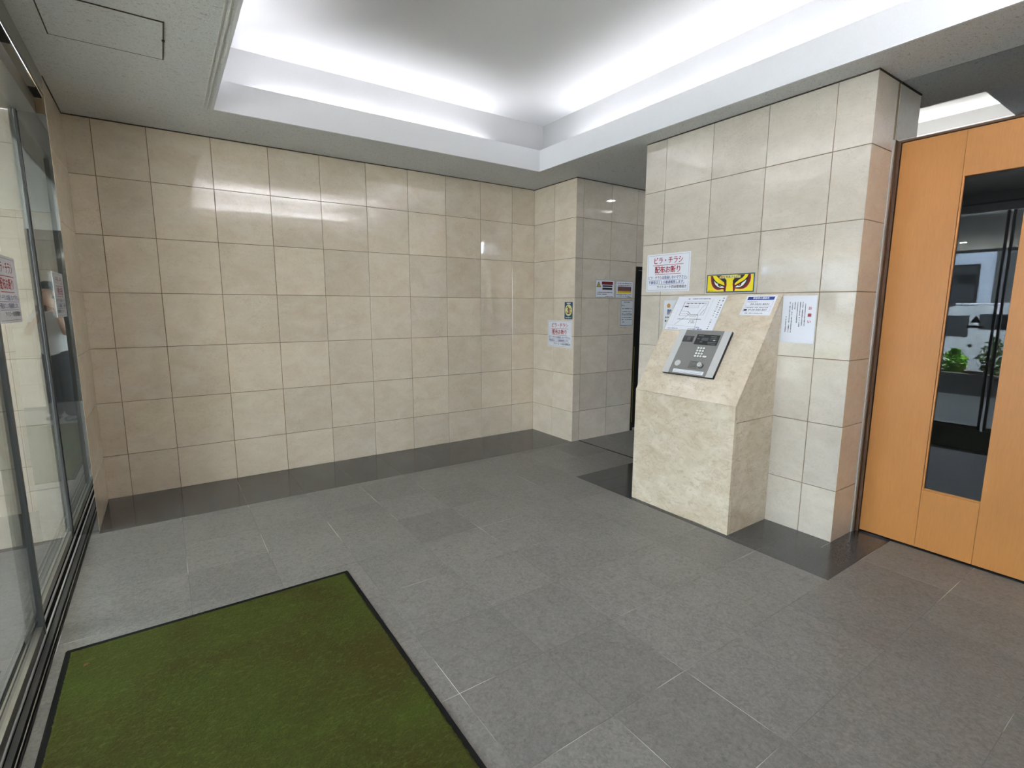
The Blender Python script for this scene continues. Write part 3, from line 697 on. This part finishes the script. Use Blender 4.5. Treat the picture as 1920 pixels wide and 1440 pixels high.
# --- notices on the passage wall
w, h = 0.288, 0.192
g = Sign('warning_notice', 'white notice with yellow warning triangle and dark red bar on the passage wall', 'notice', wall_frame((4.388, -D, 1.625), 0), w, h, sheet='film')
g.rect('white_print', 'paper', -w/2+0.008, -h/2+0.008, w/2-0.012, h/2-0.010, 0)
g.poly('warning_triangle', 'ink', [(-0.130, 0.016), (-0.066, 0.016), (-0.098, 0.074)], 1); g.poly('warning_triangle', 'yellow', [(-0.119, 0.022), (-0.077, 0.022), (-0.098, 0.060)], 2)
g.rect('warning_triangle', 'ink', -0.101, 0.027, -0.095, 0.048, 3)
g.rect('red_bar', 'dkred', -0.052, 0.042, 0.112, 0.074, 1); g.rect('dark_bar', 'ink', -0.042, 0.019, 0.104, 0.035, 1); g.rect('dark_bar', 'ink', -0.042, -0.012, 0.104, 0.010, 1)
g.greek('small_print', 'ink', -0.118, 0.112, -0.040, 0.012, 1); g.greek('small_print', 'ink', -0.118, 0.030, -0.058, 0.012, 1); g.greek('small_print', 'ink', 0.0, 0.118, -0.083, 0.009, 1)
g.done()
w, h = 0.284, 0.190
g = Sign('parking_notice', 'white notice with maroon and yellow bands on the passage wall', 'notice', wall_frame((4.689, -D, 1.620), 0), w, h, sheet='film')
g.rect('white_print', 'paper', -w/2+0.006, -h/2+0.010, w/2-0.020, h/2-0.010, 0)
g.greek('small_print', 'ink', -0.122, 0.112, 0.068, 0.011, 1); g.greek('small_print', 'ink', -0.110, 0.105, 0.046, 0.011, 1)
g.rect('maroon_band', 'brown_ink', -0.112, -0.012, 0.100, 0.032, 1); g.rect('yellow_band', 'orange', -0.112, -0.022, 0.100, -0.012, 1); g.rect('yellow_band', 'yellow', -0.112, -0.040, 0.100, -0.022, 1)
g.greek('small_print', 'ink', -0.125, 0.100, -0.054, 0.010, 1); g.greek('small_print', 'ink', -0.122, 0.08, -0.070, 0.008, 1); g.greek('small_print', 'ink', 0.03, 0.108, -0.080, 0.008, 1)
g.done()
w, h = 0.205, 0.286
g = Sign('rules_notice', 'white portrait notice in a dark outline below the passage wall notices', 'notice', wall_frame((4.7325, -D, 1.364), 0), w, h, sheet='paper2')
g.frame('border_line', 'ink', -w/2+0.004, -h/2+0.004, w/2-0.004, h/2-0.004, 0.004)
g.greek('small_print', 'ink', -0.05, 0.05, 0.120, 0.012); g.greek('small_print', 'ink', -0.085, -0.03, 0.085, 0.011)
for i, z in enumerate((0.050, 0.018, -0.002, -0.018, -0.048, -0.072, -0.098)): g.greek('small_print', 'ink', -0.078, 0.085 if i != 6 else -0.03, z, 0.011)
g.done()

# ------------------------------------------------------------------ intercom panel on the slope
ic = empty('intercom_unit', mat4=slope_frame(-2.5345, 0.335)); tag(ic, 'steel intercom keypad panel set on the sloping pedestal top', 'intercom')
pw, ph = 0.405, 0.352
MB().box(-pw/2, -0.020, -ph/2, pw/2, -0.0005, ph/2).build('backbox', M['dark_metal'], ic)
MB().box(-pw/2+0.053, -0.0228, -ph/2+0.001, pw/2-0.055, -0.020, ph/2-0.001).build('face_plate', M['panel_steel'], ic)
MB().box(-pw/2, -0.0238, -ph/2, -pw/2+0.052, -0.020, ph/2, 0.0008).build('side_trim', M['bright_steel'], ic)
MB().box(pw/2-0.054, -0.0238, -ph/2, pw/2, -0.020, ph/2, 0.0008).build('side_trim', M['bright_steel'], ic)
def I(yw, s): return (-(yw)+2.5345 if False else (yw-2.5345), s-0.335)     # yw given as positive (-y)
FY = -0.0228
def irect(name, y0, s0, y1, s1, mat, d0=FY, d=0.0008, parent=ic):
    a, b = I(y0, s0), I(y1, s1)
    return MB().box(min(a[0], b[0]), d0-d, min(a[1], b[1]), max(a[0], b[0]), d0, max(a[1], b[1])).build(name, mat, parent)
cw = irect('camera_window', 2.384, 0.412, 2.471, 0.461, M['screen']); irect('camera_lens', 2.420, 0.424, 2.447, 0.451, M['screen_grey'], FY-0.0008, 0.0004, cw)
sc = irect('display', 2.489, 0.396, 2.667, 0.476, M['screen']); irect('display_field', 2.535, 0.428, 2.590, 0.452, M['screen_grey'], FY-0.0008, 0.0004, sc)
for y0, y1, s_ in ((2.50, 2.545, .466), (2.60, 2.645, .462), (2.60, 2.65, .449), (2.60, 2.655, .436), (2.50, 2.52, .442), (2.53, 2.55, .418), (2.59, 2.655, .418), (2.595, 2.65, .406)):
    irect('display_print', y0, s_-0.0022, y1, s_+0.0022, M['grey_ink'], FY-0.0008, 0.0003, sc)
irect('call_mark', 2.628, 0.4315, 2.642, 0.4385, M['white_ink'], FY-0.0008, 0.0005, sc)
def knob(name, yw, s, r, d, mat, n=20):
    a = I(yw, s); k = MB().cyl(a, 'y', r*1.25, FY-0.0006, FY, n).build(name+'_ring', M['dark_metal'], ic)
    return MB().cyl(a, 'y', r, FY-0.0006-d, FY-0.0006, n, None).build(name, mat, ic)
LAB = '123456789*0#'
for r_ in range(4):
    for c_ in range(3):
        yw, s_ = 2.5425+c_*0.0215, 0.3695-r_*0.0212
        kb = knob('key', yw, s_, 0.0076, 0.003, M['key'])
        me = text_mesh(LAB[r_*3+c_], 0.0085); bm = bmesh.new(); bm.from_mesh(me)
        a = I(yw, s_)
        for v in bm.verts: v.co = Vector((a[0]+v.co.x, FY-0.0038, a[1]+v.co.y))
        bm.to_mesh(me); bm.free(); link('numeral', me, M['grey_ink'], kb)
a = I(2.6165, 0.3062)
MB().prism([(a[0]+(0.008 if abs(t) < HP else -0.008)+0.0095*math.cos(t), a[1]+0.0082*math.sin(t)) for t in [math.pi*(i/8)-HP+0.0001 for i in range(8)]+[math.pi*(i/8)+HP+0.0001 for i in range(8)]], 'y', FY-0.0012, FY).build('call_key_ring', M['dark_metal'], ic)
MB().prism([(a[0]+(0.008 if abs(t) < HP else -0.008)+0.0078*math.cos(t), a[1]+0.0065*math.sin(t)) for t in [math.pi*(i/8)-HP+0.0001 for i in range(8)]+[math.pi*(i/8)+HP+0.0001 for i in range(8)]], 'y', FY-0.004, FY-0.0012).build('call_key', M['key'], ic)
MB().cyl(I(2.4295, 0.2405), 'y', 0.023, FY-0.003, FY, 28, 0.0225).build('sensor_button', M['bright_steel'], ic)
for i in range(6):
    for j in range(14):
        pass
gr = MB()
for i in range(6):
    for j in range(13):
        a = I(2.525+j*0.0051, 0.264-i*0.0100); gr.box(a[0]-0.0016, FY-0.0006, a[1]-0.0019, a[0]+0.0016, FY, a[1]+0.0019)
sp = gr.build('speaker_grille', M['black'], ic); sp['kind'] = 'stuff'
a = I(2.617, 0.236)
kc = MB().cyl(a, 'y', 0.0185, FY-0.004, FY, 24).build('key_switch_base', M['dark_metal'], ic)
MB().cyl(a, 'y', 0.0155, FY-0.024, FY-0.004, 24, 0.0145).build('key_switch', M['bright_steel'], ic)
MB().box(a[0]-0.0012, FY-0.0246, a[1]-0.005, a[0]+0.0012, FY-0.024, a[1]+0.005).build('keyhole', M['black'], ic)
a, b_ = I(2.418, 0.1685), I(2.659, 0.1945)
lb = MB().box(a[0], FY-0.0006, a[1], b_[0], FY, b_[1]).build('instruction_label', M['paper'], ic)
lp = MB()
for zz in (0.189, 0.180, 0.173):
    x = a[0]+0.006
    while x < b_[0]-0.02:
        q = random.uniform(0.004, 0.012); lp.box(x, FY-0.0008, zz-0.335-0.0013, x+q, FY-0.0006, zz-0.335+0.0013); x += q+0.002
lp.build('label_print', M['grey_ink'], lb)

# ------------------------------------------------------------------ entrance mat
mt = empty('entrance_mat', (0.58, -3.5, 0)); tag(mt, 'green pile entrance mat with black rubber edge beside the glass doors', 'mat')
mx0, mx1, my0, my1 = -0.585, 0.585, -1.2, 1.447
bw = 0.021
rb = MB(); rb.prism([(mx0, 0), (mx1, 0), (mx1, 0.003), (mx1-0.006, 0.007), (mx0+0.006, 0.007), (mx0, 0.003)], 'y', my0, my1)
rb.build('rubber_border', M['rubber'], mt)
bm = bmesh.new(); NX, NY = 150, 330
def mh(i, j): return 0.0092+0.0016*random.random()
grid = [[bm.verts.new((mx0+bw+(mx1-mx0-2*bw)*i/NX+random.uniform(-.0015, .0015), my0+bw+(my1-my0-2*bw)*j/NY+random.uniform(-.0015, .0015), 0.0072 if i in (0, NX) or j in (0, NY) else mh(i, j))) for j in range(NY+1)] for i in range(NX+1)]
for i in range(NX):
    for j in range(NY): bm.faces.new((grid[i][j], grid[i+1][j], grid[i+1][j+1], grid[i][j+1]))
me = bpy.data.meshes.new('pile'); bm.to_mesh(me); bm.free()
pile = link('pile', me, M['turf'], mt); pile['kind'] = 'stuff'
def leaf(x, y, rz, L, w_, rgb, label):
    bm = bmesh.new(); n = 6; A = []
    for i in range(n+1):
        t = i/n; ww = w_*math.sin(math.pi*min(1, t*0.96+0.02))**0.8; zc = 0.004*math.sin(math.pi*t)
        A.append([bm.verts.new((L*(t-0.5), -ww, zc+0.003)), bm.verts.new((L*(t-0.5), 0, zc)), bm.verts.new((L*(t-0.5), ww, zc+0.003))])
    for i in range(n):
        for k in range(2): bm.faces.new((A[i][k], A[i+1][k], A[i+1][k+1], A[i][k+1]))
    me = bpy.data.meshes.new('leaf'); bm.to_mesh(me); bm.free()
    o = link('dry_leaf', me, plain('leaf_%d' % rgb[0], rgb, 0.8)); o.location = (x, y, 0.0108); o.rotation_euler = (0, 0, rz); tag(o, label, 'leaf', 'litter on the mat')
leaf(0.078, -2.215, 0.5, 0.022, 0.008, (110, 72, 34), 'small curled brown leaf near the far left corner of the green mat')
leaf(0.985, -2.19, 0.9, 0.030, 0.0035, (38, 46, 16), 'thin dark blade of grass near the far right corner of the green mat')
leaf(0.945, -2.155, -0.6, 0.020, 0.003, (34, 42, 14), 'short dark grass clipping at the far edge of the green mat')

# ------------------------------------------------------------------ outside, seen mirrored in the door glass
og = tag(MB().box(-3.2, -9, -0.3, -0.166, 3, -0.004).build('outside_landing', M['slate']), kind='structure')
rd = NT('pale_paving'); v_ = rd.coords(False); rd.l(rd.mix(rd.noise(v_, 60, 4), srgb(150, 150, 148), srgb(166, 165, 162)), rd.b.inputs['Base Color']); rd.b.inputs['Roughness'].default_value = 0.9
tag(MB().box(-30, -25, -0.75, -3.2, 20, -0.45).build('street', rd.m), kind='structure')
cn = empty('canopy', (0, 0, 2.5)); tag(cn, 'flat pale canopy over the entrance landing', 'canopy')
MB().box(-4.9, -9, 0.0, -0.25, 3, 0.3).build('soffit', M['board'], cn); MB().box(-4.96, -9, -0.05, -4.9, 3, 0.35).build('edge_band', M['gunmetal'], cn)
for x_, y_, w_ in ((-3.3, -1.8, 'far row nearest the outer tiled wall'), (-1.2, -1.8, 'near row nearest the outer tiled wall')):
    downlight(x_, y_, 'round canopy downlight, '+w_, 2.5, M['lamp_out'])
pl = empty('planter', (-4.1, -2.2, -0.45)); tag(pl, 'long dark concrete planter trough in front of the entrance', 'planter')
dk = plain('dark_stone', (88, 88, 90), 0.6)
MB().box(-0.02, -4, 0.0, 0.10, 4, 0.72).box(-0.62, -4, 0.0, -0.50, 4, 0.72).box(-0.5, -4, 0, -0.02, -3.88, 0.72).box(-0.5, 3.88, 0, -0.02, 4, 0.72).build('trough_wall', dk, pl)
MB().box(-0.5, -3.88, 0.05, -0.02, 3.88, 0.62).build('soil', M['bronze'], pl)
def leafmat(rgb):
    q = NT('leaf_green'); v = q.coords(False); a = q.noise(v, 9, 2)
    q.l(q.mix(a, srgb(*rgb), srgb(*[min(255, c+36) for c in rgb])), q.b.inputs['Base Color']); q.b.inputs['Roughness'].default_value = 0.6
    return q.m
def shrub(x, y, r, hgt, n, rgb, label):
    o = empty('shrub', (x-0.5, y, 0.17)); tag(o, label, 'shrub', 'shrubs in the planter')
    st = MB()
    for i in range(7):
        a = random.uniform(0, 6.28); st.cyl((0.02*math.cos(a), 0.02*math.sin(a)), 'z', 0.008, 0, hgt*random.uniform(0.5, 0.8), 5)
    st.build('stems', M['bronze'], o)
    bm = bmesh.new()
    for i in range(n):
        t = random.random(); a = random.uniform(0, 6.28); rr = r*math.sqrt(random.random())*math.sin(math.pi*(0.15+0.8*t))
        c = Vector((rr*math.cos(a), rr*math.sin(a), 0.08+hgt*t)); d = Vector((random.uniform(-1, 1), random.uniform(-1, 1), random.uniform(-.3, 1))).normalized()
        s_ = d.cross(Vector((random.uniform(-1, 1), random.uniform(-1, 1), random.uniform(-1, 1)))).normalized(); L = random.uniform(.04, .075)
        bm.faces.new([bm.verts.new(c-d*L), bm.verts.new(c+s_*L*.4), bm.verts.new(c+d*L), bm.verts.new(c-s_*L*.4)])
    me = bpy.data.meshes.new('foliage'); bm.to_mesh(me); bm.free(); f = link('foliage', me, leafmat(rgb), o); f['kind'] = 'stuff'
shrub(-3.91, -1.60, 0.2, 0.42, 420, (132, 190, 66), 'bright green bushy shrub at the far end of the outside planter')
shrub(-3.91, -2.12, 0.2, 0.65, 300, (86, 116, 56), 'dark green taller shrub in the middle of the outside planter')
shrub(-3.91, -2.64, 0.2, 0.75, 320, (120, 164, 72), 'mid green tall shrub at the near end of the outside planter')
# van
vn = empty('van', (-8.3, -1.4, -0.45)); tag(vn, 'white van parked across the street in front of the pale building', 'van')
wp_ = plain('van_paint', (232, 236, 242), 0.3, coat=0.5); tw_ = plain('tyre', (24, 24, 24), 0.8); gl_ = plain('van_glass', (18, 22, 26), 0.08)
MB().prism([(-1.9, 0.35), (1.6, 0.35), (1.75, 0.55), (1.72, 1.0), (1.35, 1.15), (0.95, 1.84), (0.7, 1.93), (-1.8, 1.95), (-1.92, 1.8)], 'x', -0.78, 0.78).build('body', wp_, vn)
MB().box(-0.70, -1.75, 1.95, 0.70, 0.72, 1.985, 0.01).build('roof_panel', wp_, vn)
for a_, b_ in ((-1.75, -0.75), (-0.62, 0.30)): MB().prism([(a_+.06, 1.40), (b_-.06, 1.40), (b_-.06, 1.74), (a_+.06, 1.74)], 'x', 0.775, 0.79).build('side_window', gl_, vn)
MB().prism([(0.42, 1.22), (1.15, 1.22), (0.88, 1.70), (0.42, 1.70)], 'x', 0.775, 0.79).build('side_window', gl_, vn)
for y_ in (-1.25, 1.15):
    for sx in (-1, 1):
        wl = MB().cyl((y_, 0.31), 'x', 0.31, sx*0.62, sx*0.80, 24).build('wheel', tw_, vn); MB().cyl((y_, 0.31), 'x', 0.17, sx*0.80, sx*0.81, 16).build('hub_cap', M['steel'], wl)
MB().cyl((-0.66, 1.02), 'x', 0.035, 0.78, 0.80, 12).build('door_handle', M['black'], vn); MB().cyl((0.35, 1.02), 'x', 0.035, 0.78, 0.80, 12).build('door_handle', M['black'], vn)
for y_, lab_ in ((7.5, 'added grey block shutting out sky beyond the outer tiled wall'), (-14.0, 'added grey block shutting out sky behind the viewer')):  # unseen blocks added to shut out sky light at the street ends
    nb = empty('side_building', (-9, y_+(2.5 if y_ > 0 else 0), -0.45)); tag(nb, lab_, 'building')
    MB().box(-6, -1, 0, 7.5, 1, 5).build('facade', M['concrete'], nb); MB().box(-6.1, -1.1, 5, 7.6, 1.1, 5.15).build('parapet', M['gunmetal'], nb)
bl = empty('building', (-13, -2, -0.45)); tag(bl, 'pale blue grey building across the street with dark windows', 'building')
bp = plain('pale_render', (196, 206, 222), 0.8)
MB().box(-4, -9, 0, 0, 9, 3.7).build('facade', bp, bl)
for y_ in (-5.2, -1.0, 3.2): 
    f_ = MB().box(-0.02, y_-0.95, 1.6, 0.03, y_+0.95, 3.2).build('window', M['dark_metal'], bl); MB().box(0.03, y_-0.88, 1.67, 0.035, y_+0.88, 3.13).build('pane', gl_, f_)
MB().box(-0.02, 1.2, 0, 0.05, 1.9, 3.65).build('dark_pier', M['gunmetal'], bl)

# ------------------------------------------------------------------ photographer (seen mirrored beside the glass)
def skin_obj(name, verts, edges, radii, mat, parent, sub=1, root=0):
    me = bpy.data.meshes.new(name); me.from_pydata(verts, edges, []); o = link(name, me, mat, parent)
    md = o.modifiers.new('skin', 'SKIN'); md.use_smooth_shade = True
    for i, r in enumerate(radii):
        sv = me.skin_vertices[0].data[i]; sv.radius = r if isinstance(r, tuple) else (r, r); sv.use_root = (i == root)
    sb = o.modifiers.new('sub', 'SUBSURF'); sb.levels = sub; sb.render_levels = sub
    return o
pn = empty('person', (0.40, -5.02, 0)); tag(pn, 'person in white shirt and grey trousers holding up a phone, mirrored in the glass', 'person')
pn.rotation_euler = (0, 0, math.atan2(FWD.y, FWD.x)-HP)       # local +y faces the view direction
bpy.context.view_layer.update()
inv = pn.matrix_world.inverted()
ph_c = inv @ (CAM - FWD*0.030 - UP*0.045 + RIGHT*0.0)
px, py, pz = ph_c
skin_m = plain('skin', (206, 164, 138), 0.55); hair_m = plain('hair', (34, 28, 26), 0.5); shirt_m = plain('white_shirt', (226, 226, 224), 0.8); trou_m = plain('grey_trousers', (54, 56, 62), 0.85); shoe_m = plain('black_shoes', (20, 20, 20), 0.4)
sh = 1.33
hl, hr = (px-0.085, py-0.015, pz-0.005), (px+0.085, py-0.015, pz-0.005)
el, er = (-0.24, 0.10, 1.08), (0.24, 0.10, 1.08)
V = [(0, 0, 0.92), (0, -0.01, 1.12), (0, -0.01, 1.30), (0, 0.0, 1.40), (0, 0.02, 1.47), (0, 0.035, 1.56), (0, 0.03, 1.64),
     (-0.17, -0.01, sh), el, (hl[0]-0.015, hl[1]-0.05, hl[2]-0.05), (0.17, -0.01, sh), er, (hr[0]+0.015, hr[1]-0.05, hr[2]-0.05),
     (-0.09, 0, 0.86), (-0.10, 0.0, 0.47), (-0.105, -0.02, 0.08), (0.09, 0, 0.86), (0.10, 0.0, 0.47), (0.105, -0.02, 0.08)]
Ed = [(0, 1), (1, 2), (2, 3), (3, 4), (4, 5), (5, 6), (2, 7), (7, 8), (8, 9), (2, 10), (10, 11), (11, 12), (0, 13), (13, 14), (14, 15), (0, 16), (16, 17), (17, 18)]
Rd = [(.13, .09), (.12, .085), (.13, .085), .05, .055, (.078, .095), (.066, .08), .052, .040, .027, .052, .040, .027, .085, .055, .040, .085, .055, .040]
body = skin_obj('body', V, Ed, Rd, skin_m, pn, 2)
for s_, hd_ in ((-1, hl), (1, hr)):
    pv = [(hd_[0]+s_*0.015, hd_[1]-0.05, hd_[2]-0.05), (hd_[0], hd_[1]-0.02, hd_[2]-0.01), (hd_[0]-s_*0.004, hd_[1]-0.012, hd_[2]+0.025)]
    skin_obj('hand', pv, [(0, 1), (1, 2)], [(.024, .018), (.034, .016), (.030, .013)], skin_m, pn, 2)
    for f in range(4):
        z0 = hd_[2]+0.034-f*0.019; b0 = (hd_[0]+s_*0.006, hd_[1]-0.012, z0); L = (0.050, 0.056, 0.052, 0.040)[f]
        skin_obj('finger', [b0, (hd_[0]+s_*0.012-s_*0.004, hd_[1]+0.020, z0+0.004), (hd_[0]-s_*(L*0.35), hd_[1]+0.030, z0+0.004), (hd_[0]-s_*L*0.75, hd_[1]+0.026, z0+0.003)], [(0, 1), (1, 2), (2, 3)], [.0088, .0082, .0075, .0065], skin_m, pn, 1)
    skin_obj('thumb', [(hd_[0]+s_*0.004, hd_[1]-0.018, hd_[2]-0.012), (hd_[0]-s_*0.012, hd_[1]-0.026, hd_[2]+0.006), (hd_[0]-s_*0.032, hd_[1]-0.020, hd_[2]+0.016)], [(0, 1), (1, 2)], [.0105, .0095, .008], skin_m, pn, 1)
skin_obj('shirt', [(0, 0, 0.76), (0, -0.01, 1.10), (0, -0.01, 1.28), (0, 0, 1.385), (-0.175, -0.01, sh+0.005), (-0.215, 0.04, 1.19), (0.175, -0.01, sh+0.005), (0.215, 0.04, 1.19)],
         [(0, 1), (1, 2), (2, 3), (2, 4), (4, 5), (2, 6), (6, 7)], [(.185, .140), (.160, .112), (.158, .108), (.07, .065), .068, .066, .068, .066], shirt_m, pn, 2)
skin_obj('trousers', [(0, 0, 0.97), (0, 0, 0.86), (-0.095, 0, 0.80), (-0.105, 0, 0.45), (-0.11, -0.01, 0.04), (0.095, 0, 0.80), (0.105, 0, 0.45), (0.11, -0.01, 0.04)],
         [(0, 1), (1, 2), (2, 3), (3, 4), (1, 5), (5, 6), (6, 7)], [(.150, .105), (.155, .115), .105, .092, .088, .105, .092, .088], trou_m, pn, 2)
for s_ in (-1, 1):
    skin_obj('shoe', [(s_*0.11, -0.07, 0.035), (s_*0.11, 0.03, 0.038), (s_*0.115, 0.12, 0.030)], [(0, 1), (1, 2)], [(.036, .034), (.040, .036), (.036, .028)], shoe_m, pn, 2)
def blob(name, c, r, mat, cut=None):
    bm = bmesh.new(); bmesh.ops.create_uvsphere(bm, u_segments=20, v_segments=14, radius=1.0)
    for v in bm.verts: v.co = Vector((c[0]+v.co.x*r[0], c[1]+v.co.y*r[1], c[2]+v.co.z*r[2]))
    if cut: bmesh.ops.delete(bm, geom=[v for v in bm.verts if cut(v.co)], context='VERTS')
    me = bpy.data.meshes.new(name); bm.to_mesh(me); bm.free()
    for p in me.polygons: p.use_smooth = True
    return link(name, me, mat, pn)
blob('hair', (0, 0.012, 1.605), (.092, .112, .122), hair_m, lambda c: (c.y > 0.06 and c.z < 1.645) or c.z < 1.50)
for s_ in (-1, 1): blob('eye', (s_*0.031, 0.122, 1.585), (.011, .008, .008), shoe_m); blob('ear', (s_*0.084, 0.03, 1.575), (.012, .022, .032), skin_m)
blob('nose', (0, 0.135, 1.555), (.012, .018, .022), skin_m); blob('mouth', (0, 0.120, 1.515), (.022, .008, .006), plain('lips', (160, 92, 84), 0.5))
ph_ = MB().box(-0.0745, -0.004, -0.036, 0.0745, 0.004, 0.036, 0.003).build('phone', M['screen']); tag(ph_, 'dark phone held up sideways by the mirrored person', 'phone')
mm = Matrix((RIGHT, FWD, UP)).transposed().to_4x4(); mm.translation = CAM - FWD*0.022 - UP*0.040
ph_.matrix_world = mm
